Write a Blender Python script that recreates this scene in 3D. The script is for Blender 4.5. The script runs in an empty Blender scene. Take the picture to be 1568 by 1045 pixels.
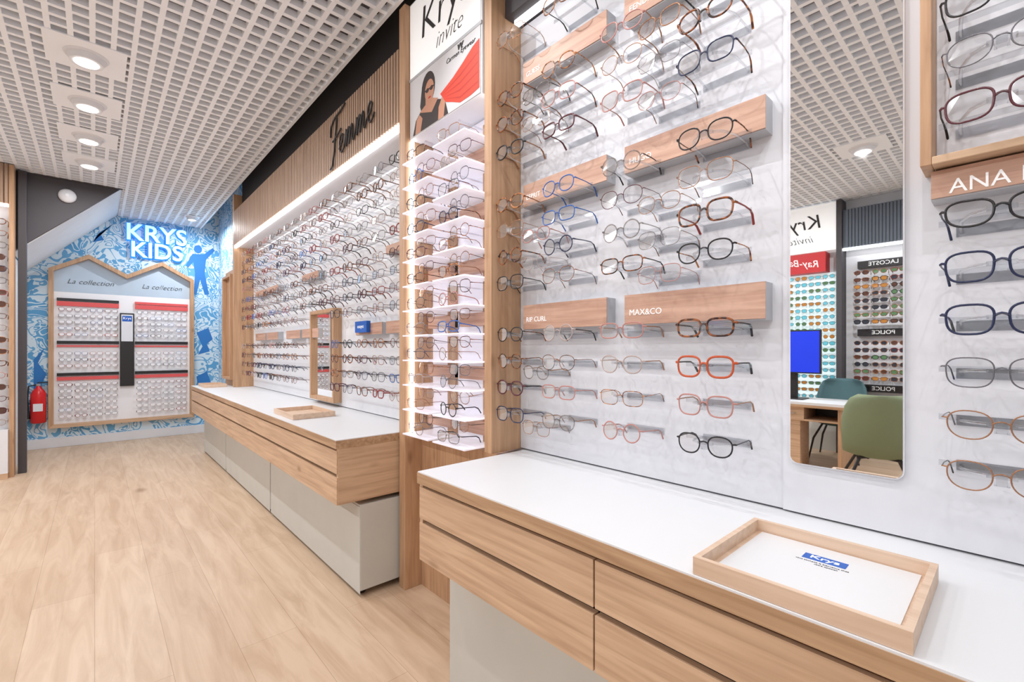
import bpy, bmesh, math, random
import numpy as np
from mathutils import Vector, Matrix
random.seed(7)
scene = bpy.context.scene
scene.view_settings.view_transform = 'Standard'
scene.view_settings.exposure = -0.02

# ------------------------------------------------------------------ materials
def srgb(r, g, b):
    f = lambda c: (c/255/12.92) if c/255 <= 0.04045 else ((c/255+0.055)/1.055)**2.4
    return (f(r), f(g), f(b), 1)

def newmat(name):
    m = bpy.data.materials.new(name); m.use_nodes = True
    nt = m.node_tree
    return m, nt, nt.nodes, nt.links, nt.nodes['Principled BSDF']

def plain(name, col, rough=0.5, metal=0.0, emis=None, es=0.0, noise=0.03, spec=0.5):
    m, nt, N, L, P = newmat(name)
    P.inputs['Roughness'].default_value = rough
    P.inputs['Metallic'].default_value = metal
    P.inputs['Specular IOR Level'].default_value = spec
    tc = N.new('ShaderNodeTexCoord'); no = N.new('ShaderNodeTexNoise')
    no.inputs['Scale'].default_value = 6
    L.new(tc.outputs['Object'], no.inputs['Vector'])
    mx = N.new('ShaderNodeMix'); mx.data_type = 'RGBA'
    mx.inputs['A'].default_value = col
    mx.inputs['B'].default_value = (col[0]*(1-noise*3), col[1]*(1-noise*3), col[2]*(1-noise*3), 1)
    L.new(no.outputs['Fac'], mx.inputs['Factor'])
    L.new(mx.outputs['Result'], P.inputs['Base Color'])
    if emis:
        P.inputs['Emission Color'].default_value = emis
        P.inputs['Emission Strength'].default_value = es
    return m

def tortoise(name, c1, c2, scale=60):
    m, nt, N, L, P = newmat(name)
    tc = N.new('ShaderNodeTexCoord'); no = N.new('ShaderNodeTexNoise')
    no.inputs['Scale'].default_value = scale; no.inputs['Detail'].default_value = 1
    L.new(tc.outputs['Object'], no.inputs['Vector'])
    cr = N.new('ShaderNodeValToRGB')
    cr.color_ramp.elements[0].position = 0.44; cr.color_ramp.elements[0].color = c1
    cr.color_ramp.elements[1].position = 0.56; cr.color_ramp.elements[1].color = c2
    L.new(no.outputs['Fac'], cr.inputs['Fac']); L.new(cr.outputs['Color'], P.inputs['Base Color'])
    P.inputs['Roughness'].default_value = 0.2
    return m

def wood(name, base, dark, axis='Y', rough=0.45, knots=True):
    m, nt, N, L, P = newmat(name)
    tc = N.new('ShaderNodeTexCoord'); mp = N.new('ShaderNodeMapping')
    s = {'X': (1.2, 22, 22), 'Y': (22, 1.2, 22), 'Z': (22, 22, 1.2)}[axis]
    mp.inputs['Scale'].default_value = s
    L.new(tc.outputs['Object'], mp.inputs['Vector'])
    n1 = N.new('ShaderNodeTexNoise'); n1.inputs['Scale'].default_value = 2.2
    n1.inputs['Detail'].default_value = 6; n1.inputs['Distortion'].default_value = 0.6
    L.new(mp.outputs['Vector'], n1.inputs['Vector'])
    cr = N.new('ShaderNodeValToRGB')
    cr.color_ramp.elements[0].position = 0.28; cr.color_ramp.elements[0].color = dark
    cr.color_ramp.elements[1].position = 0.66; cr.color_ramp.elements[1].color = base
    L.new(n1.outputs['Fac'], cr.inputs['Fac'])
    out = cr.outputs['Color']
    if knots:
        mp2 = N.new('ShaderNodeMapping')
        s2 = {'X': (3, 7, 7), 'Y': (7, 3, 7), 'Z': (7, 7, 3)}[axis]
        mp2.inputs['Scale'].default_value = s2
        L.new(tc.outputs['Object'], mp2.inputs['Vector'])
        vo = N.new('ShaderNodeTexVoronoi'); vo.inputs['Scale'].default_value = 0.9
        L.new(mp2.outputs['Vector'], vo.inputs['Vector'])
        r2 = N.new('ShaderNodeValToRGB')
        r2.color_ramp.elements[0].position = 0.02; r2.color_ramp.elements[0].color = (0.45, 0.33, 0.25, 1)
        r2.color_ramp.elements[1].position = 0.14; r2.color_ramp.elements[1].color = (1, 1, 1, 1)
        L.new(vo.outputs['Distance'], r2.inputs['Fac'])
        mu = N.new('ShaderNodeMix'); mu.data_type = 'RGBA'; mu.blend_type = 'MULTIPLY'
        mu.inputs['Factor'].default_value = 0.7
        L.new(out, mu.inputs['A']); L.new(r2.outputs['Color'], mu.inputs['B'])
        out = mu.outputs['Result']
    L.new(out, P.inputs['Base Color'])
    P.inputs['Roughness'].default_value = rough
    return m

OAK = srgb(214, 180, 148); OAKD = srgb(184, 148, 118)
M = {}
M['oak_y'] = wood('oak_grain_y', OAK, OAKD, 'Y')
M['oak_z'] = wood('oak_grain_z', srgb(200, 160, 125), srgb(172, 132, 99), 'Z')
M['oak_x'] = wood('oak_grain_x', OAK, OAKD, 'X')
M['oak_edge'] = wood('oak_ply_edge', srgb(194, 158, 124), srgb(156, 120, 88), 'Y', knots=False)
M['beech'] = wood('beech_tray', srgb(224, 196, 172), srgb(206, 174, 148), 'Y', knots=False)
M['slat'] = wood('slat_wood', srgb(180, 150, 126), srgb(150, 120, 99), 'Z', knots=False)
M['label'] = wood('label_wood', srgb(212, 172, 150), srgb(178, 134, 113), 'Y', knots=True)
M['white'] = plain('white_panel', srgb(232, 232, 236), 0.45)
M['nearwhite'] = plain('white_display_board', srgb(222, 222, 227), 0.55, noise=0.01)
M['counter_white'] = plain('counter_laminate', srgb(226, 226, 228), 0.4, noise=0.01)
M['wall'] = plain('wall_paint', srgb(236, 236, 238), 0.7)
M['grey'] = plain('grey_beige_cabinet', srgb(204, 202, 195), 0.5)
M['greyside'] = plain('grey_metal_bracket', srgb(186, 187, 192), 0.4)
M['dark'] = plain('dark_anthracite', srgb(74, 70, 74), 0.6)
M['darkgap'] = plain('dark_gap', srgb(34, 30, 30), 0.8)
M['seam'] = plain('grey_seam', srgb(90, 90, 96), 0.6)
M['ceil'] = plain('ceiling_grid_white', srgb(248, 250, 254), 0.7, noise=0.0)
M['plenum'] = plain('plenum_grey', srgb(180, 178, 182), 0.9)
M['led'] = plain('led_strip', (1, 1, 1, 1), emis=(0.95, 0.97, 1, 1), es=5.5)
M['led_soft'] = plain('led_strip_soft', (1, 1, 1, 1), emis=(0.95, 0.97, 1, 1), es=2.5)
M['lamp'] = plain('lamp_disc', (1, 1, 1, 1), emis=(1, 0.97, 0.92, 1), es=8)
M['shelf'] = plain('backlit_acrylic_shelf', srgb(232, 229, 240), 0.3, emis=(0.96, 0.95, 1, 1), es=0.24)
M['chrome'] = plain('brushed_chrome', srgb(190, 190, 192), 0.25, 1.0)
M['blackplastic'] = plain('black_plastic', srgb(35, 32, 34), 0.4)
M['text_black'] = plain('sign_black', srgb(40, 36, 36), 0.6)
M['text_white'] = plain('sign_white', srgb(250, 250, 250), 0.6, emis=(1, 1, 1, 1), es=0.2)
M['blue'] = plain('brand_blue', srgb(25, 95, 190), 0.5)
M['screen'] = plain('screen_blue', srgb(20, 50, 200), 0.3, emis=(0.01, 0.05, 0.75, 1), es=0.4)
M['red'] = plain('red_cloth', srgb(222, 62, 36), 0.6)
M['redfold'] = plain('red_cloth_fold', srgb(186, 44, 26), 0.6)
M['signred'] = plain('sign_red', srgb(205, 40, 45), 0.5)
M['skin'] = plain('print_skin', srgb(196, 140, 112), 0.6)
M['hair'] = plain('print_hair', srgb(48, 34, 30), 0.6)
M['posterbg'] = plain('poster_paper', srgb(215, 213, 215), 0.5)
M['lightbox'] = plain('lightbox_white', (1, 1, 1, 1), emis=(1, 1, 1, 1), es=0.3)
M['headerblue'] = plain('header_bluegrey', srgb(190, 205, 220), 0.6)
M['letters'] = plain('neon_letter', srgb(200, 240, 255), emis=(0.45, 0.82, 1, 1), es=0.8)
M['letter_side_halo'] = plain('neon_letter_side_halo', srgb(30, 120, 220), emis=(0.05, 0.35, 0.9, 1), es=0.7)
M['green'] = plain('green_fabric', srgb(136, 148, 116), 0.85)
M['teal'] = plain('teal_fabric', srgb(86, 118, 124), 0.85)
M['extred'] = plain('extinguisher_red', srgb(214, 25, 28), 0.3)
M['sun_backlit'] = plain('cyan_backlit_panel', srgb(225, 245, 248), 0.4, emis=(0.85, 0.97, 1, 1), es=0.5)
M['kidred'] = plain('label_coral', srgb(232, 92, 92), 0.6)
M['kidwhite'] = plain('kids_panel_white', srgb(244, 242, 244), 0.6, noise=0.0)
M['kidblue'] = plain('mural_deep_blue', srgb(50, 124, 196), 0.7)
M['navyslat'] = plain('blue_grey_slat', srgb(96, 104, 116), 0.6)

m, nt, N, L, P = newmat('mirror_glass')
P.inputs['Base Color'].default_value = (0.97, 0.98, 0.98, 1); P.inputs['Metallic'].default_value = 1
P.inputs['Roughness'].default_value = 0.01
M['mirror'] = m

def clearmat(name, tint, fmul=0.7, base=0.05, glosscol=(1, 1, 1, 1)):
    m, nt, N, L, P = newmat(name)
    N.remove(P)
    out = N['Material Output']
    tr = N.new('ShaderNodeBsdfTransparent'); tr.inputs['Color'].default_value = tint
    gl = N.new('ShaderNodeBsdfGlossy'); gl.inputs['Roughness'].default_value = 0.08
    gl.inputs['Color'].default_value = glosscol
    lw = N.new('ShaderNodeLayerWeight'); lw.inputs['Blend'].default_value = 0.35
    ma = N.new('ShaderNodeMath'); ma.operation = 'MULTIPLY_ADD'
    ma.inputs[1].default_value = fmul; ma.inputs[2].default_value = base
    L.new(lw.outputs['Fresnel'], ma.inputs[0])
    mx = N.new('ShaderNodeMixShader')
    L.new(ma.outputs[0], mx.inputs['Fac']); L.new(tr.outputs[0], mx.inputs[1]); L.new(gl.outputs[0], mx.inputs[2])
    L.new(mx.outputs[0], out.inputs['Surface'])
    return m
M['acrylic'] = clearmat('clear_acrylic', (0.90, 0.91, 0.925, 1), 0.35, 0.06)
M['lens'] = clearmat('clear_lens', (0.92, 0.92, 0.925, 1), 0.35, 0.03)
M['f_crystal'] = clearmat('frame_crystal_acetate', (0.66, 0.63, 0.62, 1), 0.4, 0.12)
M['lens_b'] = plain('sun_lens_brown', srgb(92, 60, 48), 0.15)
M['lens_k'] = plain('sun_lens_smoke', srgb(52, 56, 66), 0.15)
M['lens_c'] = plain('sun_lens_blue', srgb(110, 200, 220), 0.15)
M['lens_g'] = plain('sun_lens_green', srgb(90, 130, 90), 0.15)
M['lens_y'] = plain('sun_lens_amber', srgb(190, 130, 60), 0.15)
M['f_black'] = plain('frame_black', srgb(28, 25, 28), 0.25)
M['f_brown'] = tortoise('frame_tortoise', srgb(48, 26, 20), srgb(150, 84, 42))
M['f_amber'] = tortoise('frame_amber', srgb(104, 54, 30), srgb(196, 128, 74))
M['f_navy'] = plain('frame_navy', srgb(30, 40, 76), 0.25)
M['f_red'] = plain('frame_red', srgb(150, 44, 40), 0.25)
M['f_orange'] = plain('frame_orange', srgb(196, 84, 44), 0.25)
M['f_pink'] = plain('frame_pink', srgb(190, 132, 124), 0.3)
M['f_gold'] = plain('frame_gold', srgb(170, 122, 92), 0.25, 0.5)
M['f_silver'] = plain('frame_silver', srgb(116, 114, 120), 0.25, 0.5)
M['f_wine'] = plain('frame_wine', srgb(92, 40, 50), 0.25)
M['f_green'] = plain('frame_green', srgb(70, 96, 74), 0.25)
M['f_blue'] = plain('frame_blue', srgb(50, 100, 180), 0.25)
M['f_clear'] = plain('frame_champagne', srgb(186, 166, 160), 0.2)

# floor planks
m, nt, N, L, P = newmat('oak_plank_floor')
tc = N.new('ShaderNodeTexCoord'); mp = N.new('ShaderNodeMapping')
mp.inputs['Rotation'].default_value = (0, 0, math.radians(90))
L.new(tc.outputs['Object'], mp.inputs['Vector'])
br = N.new('ShaderNodeTexBrick'); br.offset = 0.37
br.inputs['Scale'].default_value = 1.0
br.inputs['Brick Width'].default_value = 1.7; br.inputs['Row Height'].default_value = 0.24
br.inputs['Mortar Size'].default_value = 0.0011; br.inputs['Mortar Smooth'].default_value = 0.3
br.inputs['Color1'].default_value = srgb(216, 190, 164)
br.inputs['Color2'].default_value = srgb(207, 179, 152)
br.inputs['Mortar'].default_value = srgb(176, 146, 118)
L.new(mp.outputs['Vector'], br.inputs['Vector'])
mp3 = N.new('ShaderNodeMapping'); mp3.inputs['Scale'].default_value = (9, 1.0, 1)
L.new(tc.outputs['Object'], mp3.inputs['Vector'])
n1 = N.new('ShaderNodeTexNoise'); n1.inputs['Scale'].default_value = 1.5; n1.inputs['Detail'].default_value = 8
n1.inputs['Distortion'].default_value = 1.0; n1.inputs['Roughness'].default_value = 0.6
L.new(mp3.outputs['Vector'], n1.inputs['Vector'])
r1 = N.new('ShaderNodeValToRGB')
r1.color_ramp.elements[0].position = 0.34; r1.color_ramp.elements[0].color = (0.76, 0.69, 0.62, 1)
r1.color_ramp.elements[1].position = 0.62; r1.color_ramp.elements[1].color = (1, 1, 1, 1)
L.new(n1.outputs['Fac'], r1.inputs['Fac'])
mu = N.new('ShaderNodeMix'); mu.data_type = 'RGBA'; mu.blend_type = 'MULTIPLY'; mu.inputs['Factor'].default_value = 0.8
L.new(br.outputs['Color'], mu.inputs['A']); L.new(r1.outputs['Color'], mu.inputs['B'])
mp4 = N.new('ShaderNodeMapping'); mp4.inputs['Scale'].default_value = (4.2, 1.9, 1)
L.new(tc.outputs['Object'], mp4.inputs['Vector'])
vo = N.new('ShaderNodeTexVoronoi'); vo.inputs['Scale'].default_value = 0.55
L.new(mp4.outputs['Vector'], vo.inputs['Vector'])
r2 = N.new('ShaderNodeValToRGB')
r2.color_ramp.elements[0].position = 0.02; r2.color_ramp.elements[0].color = (0.45, 0.34, 0.26, 1)
r2.color_ramp.elements[1].position = 0.13; r2.color_ramp.elements[1].color = (1, 1, 1, 1)
L.new(vo.outputs['Distance'], r2.inputs['Fac'])
mu2 = N.new('ShaderNodeMix'); mu2.data_type = 'RGBA'; mu2.blend_type = 'MULTIPLY'; mu2.inputs['Factor'].default_value = 0.8
L.new(mu.outputs['Result'], mu2.inputs['A']); L.new(r2.outputs['Color'], mu2.inputs['B'])
L.new(mu2.outputs['Result'], P.inputs['Base Color'])
P.inputs['Roughness'].default_value = 0.42
M['floor'] = m

# mural
m, nt, N, L, P = newmat('blue_doodle_mural')
tc = N.new('ShaderNodeTexCoord')
n1 = N.new('ShaderNodeTexNoise'); n1.inputs['Scale'].default_value = 3.4; n1.inputs['Detail'].default_value = 1.5
n1.inputs['Distortion'].default_value = 1.2
L.new(tc.outputs['Object'], n1.inputs['Vector'])
mm = N.new('ShaderNodeMath'); mm.operation = 'MULTIPLY'; mm.inputs[1].default_value = 62
L.new(n1.outputs['Fac'], mm.inputs[0])
sn = N.new('ShaderNodeMath'); sn.operation = 'SINE'; L.new(mm.outputs[0], sn.inputs[0])
gt = N.new('ShaderNodeMath'); gt.operation = 'GREATER_THAN'; gt.inputs[1].default_value = 0.5
L.new(sn.outputs[0], gt.inputs[0])
n2 = N.new('ShaderNodeTexNoise'); n2.inputs['Scale'].default_value = 3.4; n2.inputs['Detail'].default_value = 3
L.new(tc.outputs['Object'], n2.inputs['Vector'])
g2 = N.new('ShaderNodeMath'); g2.operation = 'GREATER_THAN'; g2.inputs[1].default_value = 0.53
L.new(n2.outputs['Fac'], g2.inputs[0])
ca = N.new('ShaderNodeMix'); ca.data_type = 'RGBA'
ca.inputs['A'].default_value = srgb(214, 230, 240); ca.inputs['B'].default_value = srgb(110, 172, 214)
L.new(gt.outputs[0], ca.inputs['Factor'])
cb = N.new('ShaderNodeMix'); cb.data_type = 'RGBA'
cb.inputs['A'].default_value = srgb(96, 164, 210); cb.inputs['B'].default_value = srgb(214, 231, 241)
L.new(gt.outputs[0], cb.inputs['Factor'])
cc = N.new('ShaderNodeMix'); cc.data_type = 'RGBA'
L.new(g2.outputs[0], cc.inputs['Factor']); L.new(ca.outputs['Result'], cc.inputs['A']); L.new(cb.outputs['Result'], cc.inputs['B'])
L.new(cc.outputs['Result'], P.inputs['Base Color']); P.inputs['Roughness'].default_value = 0.7
M['mural'] = m

# ------------------------------------------------------------------ builder
class B:
    def __init__(s):
        s.v = []; s.f = []; s.m = []; s.sm = []; s.mats = []
    def mi(s, k):
        if k not in s.mats: s.mats.append(k)
        return s.mats.index(k)
    def add(s, vs, fs, k, smooth=False):
        o = len(s.v); s.v.extend([tuple(map(float, p)) for p in vs]); i = s.mi(k)
        for f in fs:
            s.f.append([a+o for a in f]); s.m.append(i); s.sm.append(smooth)
    def box(s, x0, x1, y0, y1, z0, z1, k):
        v = [(x0,y0,z0),(x1,y0,z0),(x1,y1,z0),(x0,y1,z0),(x0,y0,z1),(x1,y0,z1),(x1,y1,z1),(x0,y1,z1)]
        f = [(0,3,2,1),(4,5,6,7),(0,1,5,4),(1,2,6,5),(2,3,7,6),(3,0,4,7)]
        s.add(v, f, k)
    def poly(s, pts, k):
        s.add(pts, [list(range(len(pts)))], k)
    def prism(s, pts, off, k, smooth=False):
        n = len(pts); off = Vector(off)
        v = [Vector(p) for p in pts]; v2 = [p+off for p in v]
        s.add(v+v2, [list(range(n))[::-1], list(range(n, 2*n))], k)
        s.add(v+v2, [(i, (i+1) % n, n+(i+1) % n, n+i) for i in range(n)], k, smooth)
    def tube(s, path, r, k, n=8, closed=False, flat=None, caps=True):
        P = [Vector(p) for p in path]; m = len(P); vs = []; up0 = None
        for i, p in enumerate(P):
            a = P[(i-1) % m] if (closed or i > 0) else p
            b = P[(i+1) % m] if (closed or i < m-1) else p
            t = (b-a).normalized()
            ref = Vector((0, 0, 1)) if abs(t.z) < 0.95 else Vector((1, 0, 0))
            if up0 is not None: ref = up0
            u = t.cross(ref)
            if u.length < 1e-6: u = t.cross(Vector((0, 1, 0.1)))
            u.normalize(); w = u.cross(t).normalized(); up0 = w
            ri = r[i] if isinstance(r, (list, tuple)) else r
            for j in range(n):
                an = 2*math.pi*j/n
                vs.append(p + u*math.cos(an)*ri + w*math.sin(an)*ri*(flat or 1))
        fs = []
        for i in range(m if closed else m-1):
            for j in range(n):
                i2 = (i+1) % m
                fs.append((i*n+j, i*n+(j+1) % n, i2*n+(j+1) % n, i2*n+j))
        s.add(vs, fs, k, True)
        if caps and not closed:
            s.add(vs[:n], [list(range(n))[::-1]], k); s.add(vs[-n:], [list(range(n))], k)
    def text(s, txt, loc, size, face, k, ext=0.002, shear=0.0, sx=1.0, align='CENTER', sidek=None, bold=0.0, rot=0.0):
        cu = bpy.data.curves.new('t', 'FONT'); cu.body = txt; cu.size = size; cu.extrude = ext
        cu.align_x = align; cu.align_y = 'CENTER'; cu.shear = shear; cu.offset = bold
        cu.resolution_u = 3
        ob = bpy.data.objects.new('t', cu); scene.collection.objects.link(ob)
        dg = bpy.context.evaluated_depsgraph_get(); me = bpy.data.meshes.new_from_object(ob.evaluated_get(dg))
        ax = {'aisle': (Vector((0,-1,0)), Vector((0,0,1)), Vector((-1,0,0))),
              'opp': (Vector((0,1,0)), Vector((0,0,1)), Vector((1,0,0))),
              'back': (Vector((1,0,0)), Vector((0,0,1)), Vector((0,-1,0))),
              'up': (Vector((0,-1,0)), Vector((1,0,0)), Vector((0,0,1)))}[face]
        c, sn_ = math.cos(rot), math.sin(rot)
        L0 = Vector(loc); vs = []
        for v in me.vertices:
            x = v.co.x*sx; y = v.co.y
            x, y = x*c-y*sn_, x*sn_+y*c
            vs.append(L0 + ax[0]*x + ax[1]*y + ax[2]*v.co.z)
        front = [list(p.vertices) for p in me.polygons if abs(p.normal.z) > 0.5]
        side = [list(p.vertices) for p in me.polygons if abs(p.normal.z) <= 0.5]
        s.add(vs, front, k); s.add(vs, side, sidek or k)
        bpy.data.objects.remove(ob); bpy.data.curves.remove(cu); bpy.data.meshes.remove(me)
    def done(s, name, bevel=0):
        me = bpy.data.meshes.new(name); me.from_pydata(s.v, [], s.f)
        for k in s.mats: me.materials.append(M[k])
        me.polygons.foreach_set('material_index', s.m); me.polygons.foreach_set('use_smooth', s.sm)
        me.update()
        ob = bpy.data.objects.new(name, me); scene.collection.objects.link(ob)
        if bevel:
            md = ob.modifiers.new('bevel', 'BEVEL'); md.width = bevel; md.segments = 2
            md.limit_method = 'ANGLE'
        return ob

def spline(pts, k=6):
    out = []; n = len(pts)
    for i in range(n-1):
        p0 = pts[max(i-1, 0)]; p1 = pts[i]; p2 = pts[i+1]; p3 = pts[min(i+2, n-1)]
        for j in range(k):
            t = j/k
            out.append(tuple(0.5*((2*p1[c])+(-p0[c]+p2[c])*t+(2*p0[c]-5*p1[c]+4*p2[c]-p3[c])*t*t+(-p0[c]+3*p1[c]-3*p2[c]+p3[c])*t**3) for c in (0, 1)))
    out.append(pts[-1]); return out

# ------------------------------------------------------------------ eyeglasses templates
def lens_outline(kind, n):
    pts = []
    for i in range(n):
        a = 2*math.pi*i/n; c, s_ = math.cos(a), math.sin(a)
        if kind == 'round': x, y = 0.0255*c, 0.0245*s_
        elif kind == 'panto':
            e = 0.86; x = 0.0280*math.copysign(abs(c)**e, c); y = 0.0235*math.copysign(abs(s_)**e, s_)
            x *= (1+0.09*s_)
        elif kind == 'rect':
            e = 0.62; x = 0.030*math.copysign(abs(c)**e, c); y = 0.0205*math.copysign(abs(s_)**e, s_)
            x *= (1+0.05*y/0.02)
        elif kind == 'square':
            e = 0.68; x = 0.0295*math.copysign(abs(c)**e, c); y = 0.0245*math.copysign(abs(s_)**e, s_)
            x *= (1+0.07*y/0.0245)
        else:  # cat
            e = 0.76; x = 0.0295*math.copysign(abs(c)**e, c); y = 0.0215*math.copysign(abs(s_)**e, s_)
            y += 0.10*x if x > 0 else 0.0
            x *= (1+0.08*y/0.021)
        pts.append((x, y))
    return pts

def make_template(kind, thick, n=32, ns=6, detail=True):
    b = B()
    cx = 0.0385 if kind != 'round' else 0.0365
    def wrap(x, y, z=0): return Vector((x, y, z+1.3*x*x))
    ol = lens_outline(kind, n)
    for sgn in (1, -1):
        path = [wrap(sgn*(cx+x), y) for x, y in ol]
        b.tube(path, thick, 'F', ns, closed=True)
        lv = [wrap(sgn*(cx+x), y) for x, y in ol]
        b.add(lv, [list(range(n))], 'L')
        xe = cx + max(x for x, y in ol)
        yt = 0.009
        b.tube([wrap(sgn*(xe-0.001), yt), wrap(sgn*(xe+0.005), yt+0.001), wrap(sgn*(xe+0.007), yt, 0.006)], thick*1.15, 'F', ns)
        xh = xe+0.007; z0 = wrap(xh, 0).z+0.004
        b.tube([(sgn*xh, yt, z0), (sgn*(xh+0.001), yt, z0+0.05), (sgn*(xh-0.001), yt-0.001, z0+0.095),
                (sgn*(xh-0.003), yt-0.008, z0+0.115), (sgn*(xh-0.006), yt-0.028, z0+0.134)],
               [thick*0.9, thick*0.75, thick*0.8, thick*1.1, thick*1.2], 'T', ns)
        if detail:
            b.tube([(sgn*0.0095, -0.002, 0.001), (sgn*0.008, -0.006, 0.006), (sgn*0.0075, -0.011, 0.007)], [0.0007, 0.0012, 0.0022], 'P', 5)
    xi = cx - max(x for x, y in ol)
    b.tube([wrap(-xi-0.001, 0.004), wrap(-xi*0.5, 0.0078), wrap(0, 0.009), wrap(xi*0.5, 0.0078), wrap(xi+0.001, 0.004)], thick*1.05, 'F', ns)
    return (np.array(b.v), b.f, b.m, list(b.mats), b.sm)
KINDS = ['round', 'panto', 'rect', 'square', 'cat']
TPL = {(k, t): make_template(k, {'thin': 0.0011, 'mid': 0.0019, 'thick': 0.0027}[t]) for k in KINDS for t in ('thin', 'mid', 'thick')}
TPLO = {(k, t): make_template(k, {'thin': 0.0015, 'mid': 0.0024, 'thick': 0.0034}[t], 16, 4, False) for k in KINDS for t in ('thin', 'mid', 'thick')}

def glasses(b, org, Lv, Uv, Dv, style=None, lod=0, frame=None, temple=None, lens='lens', jit=2.0, scale=(1, 1, 1)):
    kind, th = style or (random.choice(KINDS), random.choice(['thin', 'mid', 'mid', 'thick']))
    if frame is None:
        if th == 'thin': frame = random.choice(['f_gold', 'f_gold', 'f_silver', 'f_black', 'f_navy', 'f_wine', 'f_brown', 'f_amber'])
        elif th == 'mid': frame = random.choice(['f_black', 'f_black', 'f_navy', 'f_brown', 'f_brown', 'f_amber', 'f_crystal', 'f_wine', 'f_pink', 'f_clear', 'f_crystal', 'f_red', 'f_blue'])
        else: frame = random.choice(['f_black', 'f_brown', 'f_red', 'f_wine', 'f_crystal', 'f_crystal', 'f_amber', 'f_navy', 'f_brown'])
    temple = temple or (frame if random.random() < 0.6 else random.choice(['f_black', 'f_brown', 'f_gold']))
    V, F, Mi, Mk, Sm = (TPLO if lod else TPL)[(kind, th)]
    if not isinstance(scale, tuple): scale = (scale,)*3
    R = Matrix.Rotation(math.radians(random.uniform(-jit, jit)), 3, Vector(Uv)) @ Matrix.Rotation(math.radians(random.uniform(-jit, jit)), 3, Vector(Lv))
    A = np.array([list(R @ Vector(Lv)), list(R @ Vector(Uv)), list(R @ Vector(Dv))])
    W = (V*np.array(scale)) @ A + np.array(org)
    o = len(b.v); b.v.extend(map(tuple, W.tolist()))
    mp_ = {'F': frame, 'L': lens, 'T': temple, 'P': 'acrylic'}
    idx = [b.mi(mp_[k]) for k in Mk]
    for f, mi, sm in zip(F, Mi, Sm):
        b.f.append([a+o for a in f]); b.m.append(idx[mi]); b.sm.append(sm)

AL, AU, AD = (0, -1, 0), (0, 0, 1), (1, 0, 0)   # facing the aisle from the right wall
GS = (1.2, 1.24, 1.0)
def holder(b, xf, xw, y, z, near=True):
    if near:
        for s_ in (-1, 1):
            b.tube([(xf+0.012, y+s_*0.020, z+0.004), (xf+0.03, y+s_*0.045, z+0.003), (xf+0.07, y+s_*0.062, z), (xw-0.02, y+s_*0.066, z-0.004), (xw, y+s_*0.066, z-0.012)], 0.0038, 'acrylic', 6)
        b.box(xf+0.004, xf+0.016, y-0.022, y+0.022, z+0.000, z+0.008, 'acrylic')
        b.box(xf+0.090, xf+0.094, y-0.100, y+0.100, z-0.003, z+0.010, 'acrylic')
        b.box(xf-0.006, xf+0.008, y-0.008, y+0.008, z-0.012, z+0.010, 'acrylic')
        b.box(xw-0.003, xw, y-0.075, y+0.075, z-0.020, z+0.004, 'acrylic')
    else:
        b.box(xf-0.004, xw, y-0.004, y+0.004, z, z+0.006, 'acrylic')
        b.box(xf+0.080, xf+0.084, y-0.10, y+0.10, z-0.003, z+0.006, 'acrylic')

XW = 1.50; H = 1.336; CZ = 3.27; CT = 0.866; YK = 8.80; XL = -4.36
# ------------------------------------------------------------------ room shell
b = B(); b.box(XL, XW+0.1, -2.6, YK+0.1, -0.1, 0, 'floor'); b.done('floor')
b = B(); b.box(XW, XW+0.1, -2.6, YK+0.1, 0, 3.75, 'wall'); b.box(XW-0.0008, XW, 6.57, YK, 0.0, 3.70, 'mural'); b.done('wall_right')
b = B(); b.box(XL-0.1, XL, -2.6, 7.3, 0, 3.75, 'wall'); b.done('wall_left')
b = B(); b.box(-1.4, XW, YK, YK+0.1, 0, 3.75, 'mural'); b.done('wall_back')
b = B(); b.box(-1.4, XW-0.002, YK-0.02, YK, 0, 0.13, 'white'); b.done('baseboard_back', 0.003)
b = B(); b.box(XL, -0.66, 7.30, 7.42, 0, 3.75, 'wall'); b.done('wall_left_end')
b = B(); b.box(-0.72, -0.66, 7.42, YK, 0, 2.36, 'wall'); b.done('wall_stair')
# ceiling: open cell grid
b = B()
pitch = 0.100; bw = 0.028
x = XL+0.05; XC = 1.24
while x < XC:
    y1 = YK-0.01 if x > 0.25 else 7.27
    b.box(x-bw/2, x+bw/2, -2.6, y1, CZ, CZ+0.040, 'ceil'); x += pitch
y = -2.55
while y < YK-0.03:
    x0 = XL+0.01 if y < 7.27 else 0.25
    b.box(x0, XC, y-bw/2, y+bw/2, CZ+0.001, CZ+0.039, 'ceil'); y += pitch
b.box(XC, XC+0.02, -2.6, YK-0.01, CZ-0.012, CZ+0.05, 'ceil')
b.box(XL, XW, -2.6, YK, 3.70, 3.74, 'plenum')
b.done('ceiling')
# stair underside and dark side panel
b = B()
b.prism([(0.23, 7.29, CZ), (-0.64, 7.29, CZ), (-0.64, 7.29, 2.41)], (0, 0.03, 0), 'dark')
b.prism([(0.25, 7.325, CZ+0.02), (-0.655, 7.325, 2.38), (-0.655, 7.325, 2.45), (0.25, 7.325, CZ+0.1)], (0, YK-7.335, 0), 'wall')
b.box(-0.66, 0.25, 7.27, 7.29, CZ-0.01, 3.70, 'dark')
b.done('staircase_soffit')
b = B()
b.box(-0.61, -0.545, 7.20, 7.27, 0, CZ-0.012, 'dark'); b.done('column_dark', 0.004)
b = B()
pa = [(-0.23, 7.289-0.012*i, 3.08) for i in range(7)]
b.tube(pa, [0.075, 0.078, 0.077, 0.07, 0.058, 0.04, 0.015], 'white', 24); b.done('wall_lamp')

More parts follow.
